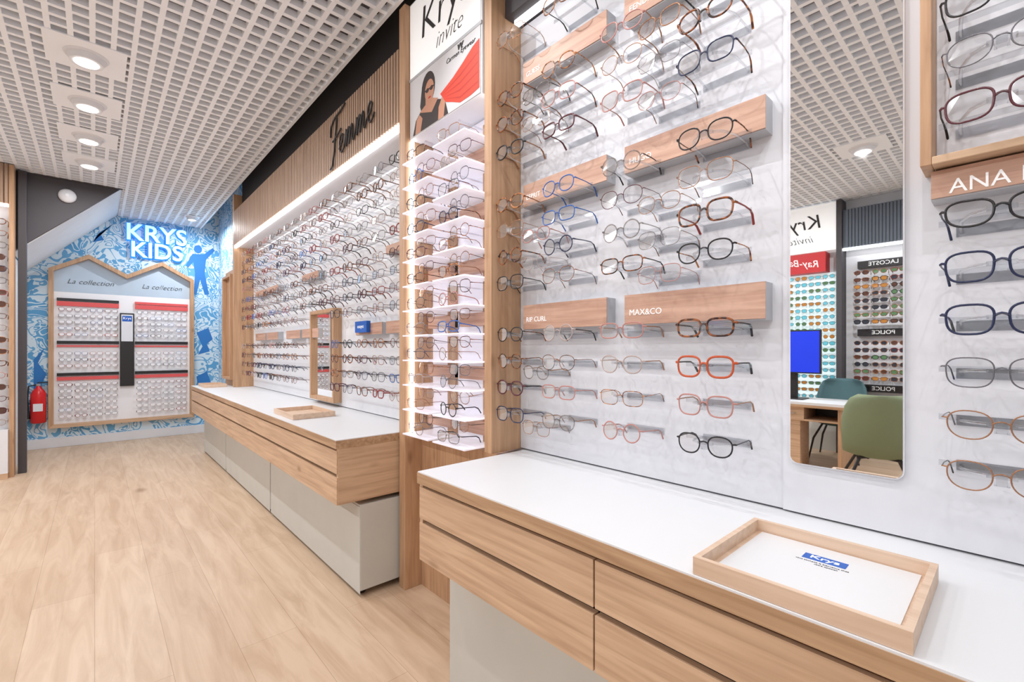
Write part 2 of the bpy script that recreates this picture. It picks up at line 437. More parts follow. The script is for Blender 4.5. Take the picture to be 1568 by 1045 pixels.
# ------------------------------------------------------------------ ceiling downlights, plus added lamps
LC = (0.96, 0.98, 1.0)
def downlight(x, y, power=10, s=0.2, aim=None):
    b = B(); q = min(1, s/0.13)
    z = CZ-0.008
    b.box(x-s, x+s, y-s, y+s, z, CZ, 'ceil')
    b.tube([(x, y, z), (x, y, z-0.012)], [0.115*q, 0.105*q], 'white', 28)
    b.tube([(x, y, z-0.012), (x, y, z-0.045)], [0.095*q, 0.085*q], 'white', 28)
    b.tube([(x, y, z-0.046), (x, y, z-0.048)], [0.062*q, 0.062*q], 'lamp', 24)
    ob = b.done('ceiling_downlight' if not aim else 'added_spotlight')
    if aim:
        l = bpy.data.lights.new('added_spot_lamp', 'SPOT'); l.shadow_soft_size = 0.010; l.spot_size = math.radians(80); l.spot_blend = 0.7  # aimed lamps are the added near-wall spots
    else:
        l = bpy.data.lights.new('downlight_lamp', 'AREA'); l.shape = 'DISK'; l.size = 0.045
    l.energy = power; l.color = LC
    lo = bpy.data.objects.new('downlight_lamp', l); lo.location = (x, y, z-0.056); scene.collection.objects.link(lo)
    if aim:
        lo.rotation_euler = (Vector(aim)-lo.location).to_track_quat('-Z', 'Y').to_euler()
    lo.parent = ob
for y, p in ((-1.1, 6), (-0.35, 4), (0.4, 2.5), (1.15, 2.5), (1.91, 4), (2.67, 13), (4.12, 17), (4.89, 17), (5.68, 17), (6.45, 18)): downlight(-0.04, y, power=p)
for y, p in ((-0.5, 22), (1.0, 32), (2.5, 30), (4.0, 24), (5.5, 24)): downlight(-2.5, y, power=p)
downlight(1.05, 8.1, power=20, s=0.09)  # added lamp, brightens the kids wall
for (sy, ay, p) in ((-0.35, -0.1, 22), (0.10, 0.75, 26), (0.95, 0.35, 26), (1.25, 1.45, 23), (2.0, 1.0, 28)):  # added out-of-frame spots, throw crisp frame shadows on the near wall
    downlight(0.60, sy, power=p, s=0.09, aim=(1.5, ay, 1.55))

# ------------------------------------------------------------------ fascia & boards (right side)
b = B()
y0, y1 = 2.347, 6.498
b.box(1.29, XW-0.001, y0, y1, 2.61, 3.03, 'slat')
y = y0
while y < y1-0.03:
    b.box(1.268, 1.29, y+0.004, y+0.026, 2.615, 3.03, 'slat'); y += 0.034
b.box(1.36, XW-0.001, y0, y1, 3.03, CZ+0.3, 'darkgap')
b.box(1.30, XW-0.001, y0, y1, 2.597, 2.61, 'white')
def script(strokes, r):
    for st in strokes:
        P = spline(st); pts = []
        for (u, v) in P:
            uu = (u-1.05)*0.34; vv = (v-0.35)*0.31 + 0.10*(u-1.05)*0.33
            pts.append((1.258, 2.98-uu, 2.81+vv))
        b.tube(pts, r, 'text_black', 6)
E = lambda o: [(o+0.0, .14), (o+.15, .24), (o+.19, .37), (o+.11, .42), (o+.03, .28), (o+.06, .08), (o+.17, .03), (o+.29, .14)]
Mm = lambda o: [(o, .14), (o+.06, .40), (o+.07, .22), (o+.05, .04), (o+.11, .28), (o+.18, .40), (o+.21, .28), (o+.19, .04), (o+.25, .28), (o+.32, .40), (o+.35, .26), (o+.34, .08), (o+.40, .05), (o+.48, .16)]
script([[(.36, .92), (.30, .6), (.22, .2), (.12, -.08), (0.0, -.12)], [(.02, .62), (.05, .82), (.25, .95), (.55, .97), (.78, 1.02)],
        [(.14, .46), (.35, .50), (.58, .56)], E(.48)+Mm(.79)[1:]+Mm(1.29)[1:]+E(1.79)[1:]], 0.0062)
b.done('slatted_fascia')
b = B()
b.box(1.39, XW-0.001, -1.5, 1.578, 2.85, CZ-0.02, 'dark')
b.done('bulkhead_soffit')
b = B(); b.box(1.272, 1.298, 2.36, 6.49, 2.582, 2.609, 'led'); b.done('led_strip_light')
b = B(); b.box(1.43, 1.46, -1.5, 1.56, 2.832, 2.849, 'led_soft'); b.done('led_strip_light')
b = B(); b.box(1.31, XW-0.001, 1.58, 1.63, CT+0.001, CZ-0.02, 'oak_z'); b.done('wood_partition', 0.002)
b = B(); b.box(1.27, XW-0.001, 2.28, 2.345, 0, CZ-0.02, 'oak_z'); b.done('wood_partition', 0.002)
b = B(); b.box(1.27, XW-0.001, 6.50, 6.56, CT+0.001, CZ-0.02, 'oak_z'); b.done('wood_partition', 0.002)

# ------------------------------------------------------------------ counters
def counter(y0, y1, splits):
    b = B(); x0 = 0.92
    b.box(x0, XW-0.002, y0, y1, CT-0.004, CT, 'counter_white')
    b.box(x0-0.002, XW-0.002, y0-0.002, y1+0.002, CT-0.045, CT-0.004, 'oak_edge')
    zb = CT-0.338
    b.box(x0+0.035, XW-0.003, y0+0.02, y1-0.02, zb+0.01, CT-0.045, 'darkgap')
    ys = [y0+0.002]+splits+[y1-0.002]
    for a, c in zip(ys[:-1], ys[1:]):
        b.box(x0+0.005, x0+0.028, a+0.003, c-0.003, CT-0.178, CT-0.058, 'oak_y')
        b.box(x0+0.005, x0+0.028, a+0.003, c-0.003, zb, CT-0.196, 'oak_y')
    b.box(x0+0.010, XW-0.003, y0, y0+0.02, zb, CT-0.045, 'oak_x')
    b.box(x0+0.010, XW-0.003, y1-0.02, y1, zb, CT-0.045, 'oak_x')
    b.box(x0+0.02, XW-0.003, y0+0.02, y1-0.02, zb, zb+0.015, 'oak_y')
    return b
b = counter(-1.2, 1.553, [-0.13, 0.714])
b.box(1.053, XW-0.003, -1.2, 1.53, 0.0, CT-0.339, 'grey')
b.done('display_counter')
b = counter(2.36, 7.17, [])
b.box(1.46, XW-0.003, 2.37, 7.15, 0.0, CT-0.338, 'darkgap')
b.box(1.06, 1.46, 7.10, 7.15, 0.0, CT-0.338, 'grey')
b.done('display_counter')
for (a, c) in ((2.365, 4.05), (4.07, 5.75), (5.77, 7.09)):
    b = B()
    b.box(1.053, 1.45, a, c, 0.040, 0.500, 'grey')
    b.box(1.050, 1.053, a+0.003, c-0.003, 0.022, 0.490, 'grey')
    for yy in (a+0.06, c-0.06):
        for xx in (1.085, 1.40):
            b.tube([(xx, yy-0.012, 0.024), (xx, yy+0.012, 0.024)], 0.024, 'blackplastic', 16)
            b.box(xx-0.017, xx+0.017, yy-0.02, yy+0.02, 0.030, 0.041, 'chrome')
    b.done('rolling_cabinet', 0.002)

# ------------------------------------------------------------------ middle unit
b = B()
b.box(1.374, XW-0.003, 1.56, 2.278, 0, CT-0.015, 'oak_z')
b.box(1.45, XW-0.003, 1.632, 2.278, CT-0.015, 2.49, 'shelf')
for (a, c) in ((1.70, 1.97), (2.01, 2.27)):
    for i in range(12):
        z = CT+0.003+0.134*i
        b.box(1.25, 1.45, a, c, z, z+0.007, 'shelf')
    b.box(1.43, 1.45, a+0.02, a+0.09, CT, 2.45, 'oak_z')
    for i in range(0, 12, 2):
        b.box(1.40, 1.45, a+0.02, c-0.02, CT+0.05+0.134*i, CT+0.115+0.134*i, 'label')
b.box(1.300, 1.318, 2.262, 2.279, CT, 2.49, 'led')
b.box(1.325, 1.335, 1.634, 1.646, CT, 2.49, 'led')
for (a, c) in ((1.70, 1.97), (2.01, 2.27)):
    for i in range(12):
        z = CT+0.011+0.134*i
        glasses(b, (1.262, (a+c)/2+0.02, z+0.034), AL, AU, AD, (random.choice(KINDS), random.choice(['mid', 'mid', 'thin'])), lod=1, jit=6, scale=GS)
        if i < 11 : glasses(b, (1.300, (a+c)/2-0.02, z+0.092), AL, AU, AD, (random.choice(KINDS), 'thin'), lod=1, jit=6, scale=GS)
        b.box(1.30, 1.45, (a+c)/2-0.024, (a+c)/2-0.016, z+0.088, z+0.094, 'acrylic')
b.done('illuminated_eyeglasses_shelves')

# poster lightbox above
b = B()
b.box(1.302, XW-0.003, 1.635, 2.278, 2.50, CZ-0.02, 'white')
b.box(1.298, 1.302, 1.645, 2.272, 2.83, CZ-0.03, 'lightbox')
b.box(1.298, 1.302, 1.645, 2.272, 2.505, 2.815, 'posterbg')
b.box(1.296, 1.302, 1.635, 2.278, 2.815, 2.83, 'greyside')
X = 1.2975
def ell(cy, cz, ry, rz, n=20, x=X): return [(x, cy+ry*math.cos(2*math.pi*i/n), cz+rz*math.sin(2*math.pi*i/n)) for i in range(n)]
def pp(pts, x): return [(x, p[0], p[1]) for p in pts]
b.poly(pp([(2.24, 2.506), (2.21, 2.58), (2.14, 2.625), (2.02, 2.625), (1.93, 2.59), (1.90, 2.506)], X), 'hair')
b.poly(ell(2.085, 2.71, 0.066, 0.085), 'hair')
b.poly(pp([(2.15, 2.72), (2.165, 2.64), (2.15, 2.60), (2.10, 2.62), (2.09, 2.70)], X-0.0002), 'hair')
b.poly(pp([(2.11, 2.68), (2.11, 2.63), (2.17, 2.61), (2.05, 2.57), (1.99, 2.62), (2.04, 2.64), (2.04, 2.68)], X-0.0004), 'skin')
b.poly(ell(2.072, 2.69, 0.044, 0.06, x=X-0.0006), 'skin')
b.poly(pp([(2.118, 2.705), (2.03, 2.705), (2.03, 2.697), (2.118, 2.697)], X-0.0008), 'hair')
b.poly(ell(2.092, 2.698, 0.016, 0.012, 12, X-0.0009), 'hair')
b.poly(ell(2.052, 2.698, 0.016, 0.012, 12, X-0.0009), 'hair')
b.poly(ell(2.070, 2.655, 0.014, 0.005, 12, X-0.0009), 'redfold')
b.poly(pp([(2.215, 2.506), (2.20, 2.58), (2.17, 2.60), (2.14, 2.57), (2.16, 2.506)], X-0.0005), 'skin')
b.poly(pp([(1.99, 2.506), (1.985, 2.57), (1.955, 2.61), (1.925, 2.575), (1.94, 2.506)], X-0.0005), 'skin')
b.poly(pp([(1.97, 2.63), (1.86, 2.665), (1.78, 2.70), (1.70, 2.74), (1.65, 2.755), (1.65, 2.53), (1.72, 2.52), (1.80, 2.52), (1.87, 2.55), (1.92, 2.57)], X-0.0008), 'red')
for k_ in range(4):
    b.poly(pp([(1.955-0.01*k_, 2.618-0.010*k_), (1.80, 2.655-0.035*k_), (1.66, 2.70-0.045*k_), (1.66, 2.692-0.045*k_), (1.80, 2.645-0.035*k_)], X-0.0010), 'redfold')
b.text('Krys', (1.297, 1.94, 3.07), 0.24, 'aisle', 'text_black', 0.001, shear=0.1, bold=-0.002)
b.text('invite', (1.297, 1.90, 2.915), 0.12, 'aisle', 'text_black', 0.001, shear=0.4, bold=-0.0032, sx=0.9)
b.text('vv', (1.297, 1.80, 2.795), 0.05, 'aisle', 'text_black', 0.001, shear=0.2, bold=0.002)
b.text('Carmen Eyewear', (1.297, 1.80, 2.765), 0.034, 'aisle', 'text_black', 0.001, shear=0.3, bold=-0.0006)
b.done('poster_lightbox')

# ------------------------------------------------------------------ near wall bay
ROWS = [1.053, 1.169, 1.284, 1.40, 1.625, 1.74, 1.856, 1.971, 2.202, 2.327, 2.442, 2.70]
def labelblock(b, y0, y1, z0, z1, txt=None, x0=1.43, xw=1.488, ts=0.03, off=0.02, k='label'):
    b.box(x0+0.004, xw, y0, y1, z0-0.004, z1, 'greyside')
    b.box(x0, x0+0.004, y0, y1, z0, z1, k)
    if txt: b.text(txt, (x0-0.001, y1-off, (z0+z1)/2-0.012), ts, 'aisle', 'text_white', 0.0006, align='LEFT')
b = B()
b.box(1.488, XW-0.001, 0.4605, 1.578, 0.872, 2.845, 'nearwhite')
b.box(1.480, XW-0.001, -1.2, 0.4595, 0.872, 2.845, 'nearwhite')
b.box(1.492, XW-0.001, -1.2, 1.578, CT+0.0005, 0.872, 'seam')
labs = ['MAX&CO', 'HUGO', 'FENDI']; labs2 = ['RIP CURL', 'ESPRIT', 'GUESS']
for i, (z0, z1) in enumerate(((1.425, 1.532), (1.975, 2.072), (2.525, 2.62))):
    labelblock(b, 0.49, 0.965, z0, z1, labs[i], k='label')
    labelblock(b, 1.045, 1.50, z0, z1, labs2[i], k='label')
labelblock(b, -0.75, 0.135, 1.68, 1.742, 'ANA HICKMANN', x0=1.42, xw=1.48, ts=0.045, off=0.03)
b.done('wall_display_panel', 0.001)

near = {
 0: [('panto','mid'),'f_black','f_black'], 1: [('square','mid'),'f_pink','f_gold'], 2: [('square','thick'),'f_orange','f_black'],
 3: [('rect','thick'),'f_brown','f_black'], 4: [('panto','mid'),'f_black','f_amber'], 5: [('square','thick'),'f_brown','f_red'],
 6: [('square','thin'),'f_gold','f_brown'], 7: [('panto','mid'),'f_black','f_brown'], 8: [('square','mid'),'f_navy','f_brown'],
 9: [('panto','thick'),'f_brown','f_amber'], 10: [('cat','thick'),'f_amber','f_black'], 11: [('panto','mid'),'f_black','f_black']}
b = B()
for ci, yc in enumerate((0.624, 0.915, 1.205, 1.485)):
    for ri, z in enumerate(ROWS):
        if ci == 0:
            st, fr, te = near[ri]
            glasses(b, (1.33, yc, z), AL, AU, AD, st, frame=fr, temple=te, jit=2, scale=GS)
        else:
            th = random.choice(['thin', 'mid', 'mid', 'mid', 'thick'])
            glasses(b, (1.33, yc, z), AL, AU, AD, (random.choice(['round', 'panto', 'panto', 'square', 'rect']), th), jit=3, scale=GS)
        holder(b, 1.33, 1.488, yc, z)
for yc, rows in ((0.785, (4, 5, 6, 8, 9, 10)), (1.345, (0, 2, 5, 6, 9, 10))):
    for ri in rows:
        z = ROWS[ri]-0.045
        glasses(b, (1.35, yc, z), AL, AU, AD, (random.choice(['round', 'panto', 'square']), random.choice(['thin', 'mid'])), frame=random.choice(['f_crystal', 'f_gold', 'f_clear', 'f_pink']), jit=4, scale=(1.1, 1.15, 0.9))
        holder(b, 1.35, 1.488, yc, z)
rr = [(1.076, ('panto','thin'),'f_gold','f_black'), (1.18, ('panto','thin'),'f_gold','f_silver'), (1.288, ('square','thin'),'f_silver','f_black'),
      (1.397, ('square','mid'),'f_navy','f_black'), (1.505, ('square','mid'),'f_navy','f_navy'), (1.615, ('cat','mid'),'f_black','f_navy'),
      (1.836, ('square','mid'),'f_wine','f_black'), (1.95, ('panto','thin'),'f_silver','f_brown'), (2.06, ('square','mid'),'f_black','f_black'), (2.17, ('panto','thin'),'f_gold','f_brown')]
for z, st, fr, te in rr:
    for yc in (0.022, -0.26, -0.54):
        if yc < 0: glasses(b, (1.33, yc, z), AL, AU, AD, scale=GS)
        else: glasses(b, (1.33, yc, z), AL, AU, AD, st, frame=fr, temple=te, scale=GS)
        holder(b, 1.33, 1.48 if z < 1.7 else 1.465, yc, z)
b.done('eyeglasses_on_holders')
b = B()
for (y0, y1, z0, z1) in ((0.130, 0.150, 1.747, 2.56), (-0.77, -0.75, 1.747, 2.56), (-0.75, 0.130, 1.747, 1.765), (-0.75, 0.130, 2.542, 2.56)):
    b.box(1.38, 1.479, y0, y1, z0, z1, 'oak_z' if z1-z0 > 0.1 else 'oak_y')
b.box(1.465, 1.479, -0.75, 0.130, 1.765, 2.542, 'nearwhite')
b.done('wood_display_frame', 0.002)

def rrect(y0, y1, z0, z1, r, x, n=8):
    pts = []
    for cy, cz, a0 in ((y1-r, z1-r, 0), (y0+r, z1-r, 90), (y0+r, z0+r, 180), (y1-r, z0+r, 270)):
        for i in range(n+1):
            a = math.radians(a0+90*i/n); pts.append((x, cy+r*math.cos(a), cz+r*math.sin(a)))
    return pts
b = B()
b.prism(rrect(0.188, 0.440, 1.012, 2.70, 0.022, 1.470), (0.0095, 0, 0), 'white')
b.prism(rrect(0.191, 0.437, 1.015, 2.697, 0.020, 1.4685), (0.001, 0, 0), 'mirror')
b.done('wall_mirror')

# trays
def tray(x0, x1, y0, y1, name='display_tray', paper=True):
    b = B(); z = CT+0.0008; h = 0.036; t = 0.012
    b.box(x0, x1, y0, y0+t, z, z+h, 'beech'); b.box(x0, x1, y1-t, y1, z, z+h, 'beech')
    b.box(x0, x0+t, y0+t, y1-t, z, z+h, 'beech'); b.box(x1-t, x1, y0+t, y1-t, z, z+h, 'beech')
    b.box(x0+t, x1-t, y0+t, y1-t, z, z+0.008, 'beech')
    if paper:
        b.box(x0+t+0.003, x1-t-0.003, y0+t+0.012, y1-t-0.012, z+0.008, z+0.010, 'counter_white')
        cx = x1-0.085; cy = (y0+y1)/2
        b.box(cx-0.015, cx+0.015, cy-0.04, cy+0.04, z+0.0101, z+0.0107, 'blue')
        b.text('Krys', (cx, cy, z+0.0112), 0.023, 'up', 'text_white', 0.0004, bold=0.0002, sx=1.3)
        b.text('vous souhaite la bienvenue chez', (cx-0.026, cy, z+0.0104), 0.0075, 'up', 'text_black', 0.0002)
        b.text('votre opticien', (cx-0.036, cy-0.01, z+0.0104), 0.0075, 'up', 'text_black', 0.0002)
    b.done(name, 0.0012 if not paper else 0)
tray(0.925, 1.258, 0.108, 0.457)
tray(0.97, 1.25, 3.22, 3.66, paper=False)
tray(0.98, 1.22, 6.62, 7.05, paper=False)

# ------------------------------------------------------------------ far wall bay
b = B()
FR = [1.053, 1.160, 1.267, 1.374, 1.60, 1.707, 1.814, 1.921, 2.055, 2.162, 2.269, 2.376, 2.483]
cols = [2.50+0.238*i for i in range(17)]
for (a, c) in ((2.347, 3.62), (3.621, 5.0), (5.001, 6.498)):
    b.box(1.488, XW-0.001, a, c, 0.872, 2.595, 'white')
b.box(1.492, XW-0.001, 2.347, 6.498, CT+0.0005, 0.872, 'seam')
for i in (0, 2, 7, 9, 12, 14):
    for (z0, z1) in ((1.44, 1.52), (1.965, 2.02)):
        if i in (2, 9) and z0 > 1.5: continue
        labelblock(b, cols[i]-0.10, cols[i]+0.32, z0, z1, None)
b.box(1.40, 1.43, 3.05, 3.24, 1.455, 1.535, 'blue')
b.text('essayez', (1.399, 3.145, 1.497), 0.035, 'aisle', 'text_white', 0.0006)
b.done('wall_display_panel', 0.001)
b = B()
for ci, yc in enumerate(cols):
    for ri, z in enumerate(FR):
        if ci in (5, 6, 7) and ri < 5: continue
        glasses(b, (1.33, yc, z), AL, AU, AD, lod=1, jit=4, scale=(1.2, 1.2, 1.0))
        holder(b, 1.33, 1.488, yc, z, False)
b.done('eyeglasses_on_holders')
# framed mirror
b = B()
y0, y1, z0, z1 = 3.70, 4.25, 0.90, 1.67
for (a, c, d, e) in ((y0, y0+0.03, z0, z1), (y1-0.03, y1, z0, z1), (y0+0.03, y1-0.03, z0, z0+0.03), (y0+0.03, y1-0.03, z1-0.03, z1)):
    b.box(1.42, 1.487, a, c, d, e, 'oak_z')
b.box(1.45, 1.487, y0+0.03, y1-0.03, z0+0.03, z1-0.03, 'mirror')
b.done('framed_mirror', 0.002)
# small display past the end partition
b = B()
b.box(1.30, 1.34, 6.58, 7.15, CT+0.001, 2.35, 'oak_z')
for (a, c, d, e) in ((6.62, 7.10, 0.95, 0.98), (6.62, 7.10, 2.25, 2.28), (6.62, 6.65, 0.98, 2.25), (7.07, 7.10, 0.98, 2.25)):
    b.box(1.25, 1.30, a, c, d, e, 'oak_z')
b.box(1.34, XW-0.001, 6.58, 7.15, CT+0.001, 2.35, 'white')
b.done('wood_display_cabinet', 0.002)

# ------------------------------------------------------------------ kids wall
yk = YK-0.001
b = B()
out = [(-0.46, 0.27), (1.156, 0.27), (1.156, 2.42), (0.755, 2.655), (0.35, 2.42), (-0.06, 2.655), (-0.46, 2.42)]
inn = [(-0.41, 0.32), (1.106, 0.32), (1.106, 2.39), (0.755, 2.595), (0.35, 2.36), (-0.06, 2.595), (-0.41, 2.39)]
n = len(out)
for i in range(n):
    j = (i+1) % n
    b.prism([(out[i][0], yk, out[i][1]), (out[j][0], yk, out[j][1]), (inn[j][0], yk, inn[j][1]), (inn[i][0], yk, inn[i][1])], (0, -0.10, 0), 'oak_x' if i in (0,) else 'oak_z')
def wallpoly(pts, y, k): b.prism([(p[0], y, p[1]) for p in pts], (0, -0.004, 0), k)
wallpoly([inn[0], inn[1], (1.106, 2.12), (-0.41, 2.12)], yk-0.02, 'kidwhite')
wallpoly([(-0.41, 2.12), (1.106, 2.12), inn[2], inn[3], inn[4], inn[5], inn[6]], yk-0.02, 'headerblue')
b.text('La collection', (-0.04, yk-0.028, 2.27), 0.095, 'back', 'text_black', 0.001, shear=0.35, bold=-0.0015)
b.text('La collection', (0.76, yk-0.028, 2.27), 0.095, 'back', 'text_black', 0.001, shear=0.35, bold=-0.0015)
def bar(x0, x1, z, k, h=0.05): b.box(x0, x1, yk-0.05, yk-0.02, z, z+h, k)
for (x0, x1) in ((-0.38, 0.26), (0.44, 1.08)):
    bar(x0, x1, 2.00, 'blackplastic' if x0 < 0 else 'kidred', 0.035)
    bar(x0, x1, 1.93, 'kidred', 0.06)
    bar(x0, x1, 1.41, 'blackplastic', 0.04); bar(x0, x1, 1.37, 'kidred', 0.02)
    bar(x0, x1, 0.97, 'blackplastic', 0.04)
    bar(x0, x1, 0.91, 'kidred', 0.045)
b.box(0.27, 0.43, yk-0.07, yk-0.022, 0.80, 1.86, 'blackplastic')
b.box(0.28, 0.42, yk-0.073, yk-0.07, 0.81, 1.85, 'blackplastic')
b.box(0.285, 0.415, yk-0.075, yk-0.073, 1.45, 1.84, 'white')
b.box(0.295, 0.405, yk-0.077, yk-0.075, 1.74, 1.82, 'blue')
b.text('Krys', (0.35, yk-0.078, 1.785), 0.05, 'back', 'text_white', 0.001)
KL, KU, KD = (1, 0, 0), (0, 0, 1), (0, 1, 0)
z = 0.42; zs = []
while z < 1.90:
    zs.append(z); z += 0.086
for z in zs:
    for x0 in (-0.38, 0.44):
        if 0.87 < z < 1.04 or 1.34 < z < 1.48: continue
        for i in range(4):
            xx = x0+0.085+0.157*i
            glasses(b, (xx, yk-0.08, z), KL, KU, KD, (random.choice(KINDS), random.choice(['thin', 'thin', 'mid'])), lod=1, scale=(0.95, 0.9, 0.35), jit=2, lens='kidwhite',
                    frame=random.choice(['f_silver', 'f_pink', 'f_navy', 'f_blue', 'f_wine', 'f_red', 'f_gold', 'f_orange', 'f_pink', 'f_clear']))
            b.box(xx-0.004, xx+0.004, yk-0.078, yk-0.022, z, z+0.005, 'kidwhite')
b.done('house_shaped_kids_display')
b = B()
b.text('KRYS', (0.70, YK-0.03, 3.05), 0.34, 'back', 'letters', 0.028, bold=0.006, sx=0.94, sidek='letter_side_halo')
b.text('KIDS', (0.70, YK-0.03, 2.80), 0.32, 'back', 'letters', 0.028, bold=0.006, sx=0.94, sidek='letter_side_halo')
b.text('KRYS', (0.70, YK-0.003, 3.05), 0.34, 'back', 'letter_side_halo', 0.001, bold=0.02, sx=0.94)  # wider flat copy paints the letters' blue glow onto the wall
b.text('KIDS', (0.70, YK-0.003, 2.80), 0.32, 'back', 'letter_side_halo', 0.001, bold=0.02, sx=0.94)  # painted glow for the lower word as well
b.done('illuminated_sign_letters')
# mural figure
b = B()
def mp_(pts): b.prism([(p[0], YK-0.0002, p[1]) for p in pts], (0, -0.002, 0), 'kidblue')
mp_([(1.22+0.055*math.cos(a*math.pi/8), 2.93+0.065*math.sin(a*math.pi/8)) for a in range(16)])
mp_([(1.15, 2.85), (1.30, 2.86), (1.42, 2.98), (1.45, 2.94), (1.33, 2.78), (1.31, 2.55), (1.37, 2.22), (1.31, 2.21), (1.25, 2.45), (1.20, 2.20), (1.165, 2.21), (1.18, 2.55), (1.16, 2.72), (1.09, 2.62), (1.06, 2.65), (1.12, 2.80)])
mp_([(-0.50, 1.35), (-0.56, 1.15), (-0.48, 1.0), (-0.53, 0.85), (-0.49, 0.7), (-0.6, 0.8), (-0.6, 1.2)])
mp_([(1.20, 1.60), (1.36, 1.68), (1.42, 1.50), (1.34, 1.42), (1.38, 1.3), (1.22, 1.25), (1.28, 1.38)])
mp_([(1.20, 0.9), (1.34, 0.98), (1.40, 0.78), (1.30, 0.70), (1.22, 0.74)])
mp_([(0.2, 3.15), (0.05, 3.0), (0.1, 2.9), (-0.02, 2.85), (0.02, 2.95)])
b.done('mural_figures')
# fire extinguisher
b = B(); ex, ey = -0.55, YK-0.10
b.tube([(ex, ey, 0.36), (ex, ey, 0.37), (ex, ey, 0.74), (ex, ey, 0.79), (ex, ey, 0.82), (ex, ey, 0.85)], [0.06, 0.075, 0.075, 0.055, 0.03, 0.022], 'extred', 24)
b.box(ex-0.02, ex+0.02, ey-0.02, ey+0.02, 0.85, 0.88, 'chrome')
b.box(ex-0.01, ex+0.09, ey-0.012, ey+0.012, 0.885, 0.90, 'blackplastic')
b.tube([(ex-0.02, ey, 0.865), (ex-0.09, ey, 0.85), (ex-0.10, ey, 0.70), (ex-0.095, ey, 0.50)], 0.009, 'blackplastic', 8)
b.tube([(ex-0.095, ey, 0.52), (ex-0.095, ey, 0.42)], [0.012, 0.022], 'blackplastic', 12)
b.box(ex-0.03, ex+0.03, ey+0.06, YK-0.001, 0.60, 0.68, 'chrome')
b.box(ex-0.045, ex+0.045, ey-0.078, ey-0.072, 0.52, 0.62, 'white')
b.done('fire_extinguisher')

# ------------------------------------------------------------------ left end display (facing camera)
b = B(); yd = 7.18
b.box(-1.9, -0.66, yd+0.02, 7.299, 0.0, CZ-0.01, 'white')
b.box(-0.66, -0.625, 7.05, 7.195, 0, CZ-0.01, 'oak_z')
b.box(-1.9, -0.66, 7.06, yd+0.02, 2.85, CZ-0.01, 'slat')
for i in range(36): b.box(-0.69-0.034*i, -0.668-0.034*i, 7.045, 7.06, 2.85, CZ-0.01, 'slat')
b.box(-1.9, -0.665, 7.06, 7.09, 2.82, 2.845, 'led')
b.box(-1.9, -0.662, 6.98, yd+0.02, 0.06, 0.50, 'white')
b.box(-1.9, -0.662, 6.98, yd+0.02, 0.0, 0.06, 'oak_x')
for i in range(18):
    for xx in (-0.76, -0.95, -1.14):
        glasses(b, (xx, 7.04, 0.58+0.122*i), KL, KU, KD, lod=1, lens=random.choice(['lens_b', 'lens', 'lens', 'lens']), scale=GS)
        b.box(xx-0.004, xx+0.004, 7.04, yd+0.02, 0.58+0.122*i, 0.585+0.122*i, 'acrylic')
b.done('sunglasses_display')

# ------------------------------------------------------------------ opposite wall (seen in mirror)
OL, OU, OD = (0, 1, 0), (0, 0, 1), (-1, 0, 0)
xo = XL+0.001
b = B()
b.box(xo, xo+0.22, 1.52, 1.58, 0, CZ-0.01, 'dark')
b.box(xo, xo+0.20, 1.585, 2.40, 2.63, CZ-0.02, 'lightbox')
b.text('Krys', (xo+0.202, 1.98, 3.02), 0.26, 'opp', 'text_black', 0.001, shear=0.15)
b.text('invite', (xo+0.202, 1.98, 2.80), 0.14, 'opp', 'text_black', 0.001, shear=0.4, bold=-0.002)
b.box(xo, xo+0.20, 1.70, 2.25, 2.36, 2.62, 'signred')
b.text('Ray-Ban', (xo+0.202, 1.975, 2.49), 0.13, 'opp', 'text_white', 0.001, shear=0.3, rot=0.15)
b.box(xo, xo+0.03, 1.59, 2.80, 0.6, 2.36, 'sun_backlit')
b.box(xo, xo+0.18, -1.5, 1.515, 2.63, CZ-0.15, 'navyslat')
for i in range(88): b.box(xo+0.18, xo+0.20, -1.5+0.034*i, -1.478+0.034*i, 2.63, CZ-0.15, 'navyslat')
b.box(xo+0.15, xo+0.19, -1.5, 1.515, 2.60, 2.628, 'led')
b.box(xo, xo+0.02, -1.5, 1.515, 0.5, 2.60, 'white')
for z in (2.36, 1.50, 0.80):
    for yy in (0.28, 0.85):
        b.box(xo+0.02, xo+0.10, yy, yy+0.53, z, z+0.09, 'blackplastic')
        b.text('LACOSTE' if z > 2 else 'POLICE', (xo+0.101, yy+0.27, z+0.045), 0.07, 'opp', 'text_white', 0.001)
b.box(xo, xo+0.12, -1.5, 1.515, 0.0, 0.5, 'grey')
b.box(xo, xo+0.12, 1.60, 2.80, 0.0, 0.6, 'grey')
for zi in range(20):
    z = 0.62+0.088*zi
    for yc in (0.42, 0.60, 0.78, 0.96, 1.14, 1.32, 1.48):
        if abs(z-2.4) < 0.06 or abs(z-1.545) < 0.06 or abs(z-0.84) < 0.06: break
        if yc > 1.45: continue
        glasses(b, (xo+0.20, yc, z), OL, OU, OD, (random.choice(KINDS), 'thick'), lod=1, lens=random.choice(['lens_b', 'lens_k', 'lens_k', 'lens_g', 'lens_y']), frame=random.choice(['f_black', 'f_brown', 'f_gold', 'f_red', 'f_amber']), scale=(1.08, 1.05, 1))
        b.box(xo+0.02, xo+0.20, yc-0.004, yc+0.004, z, z+0.005, 'acrylic')
    if 0.7 < z < 2.3:
        for yc in (1.67, 1.83, 1.99, 2.15, 2.31, 2.47):
            glasses(b, (xo+0.18, yc, z), OL, OU, OD, (random.choice(KINDS), 'mid'), lod=1, lens=random.choice(['lens_c', 'lens_c', 'lens_y', 'lens_g']), frame=random.choice(['f_gold', 'f_green', 'f_silver']))
            b.box(xo+0.03, xo+0.18, yc-0.004, yc+0.004, z, z+0.005, 'acrylic')
b.done('sunglasses_wall_display')

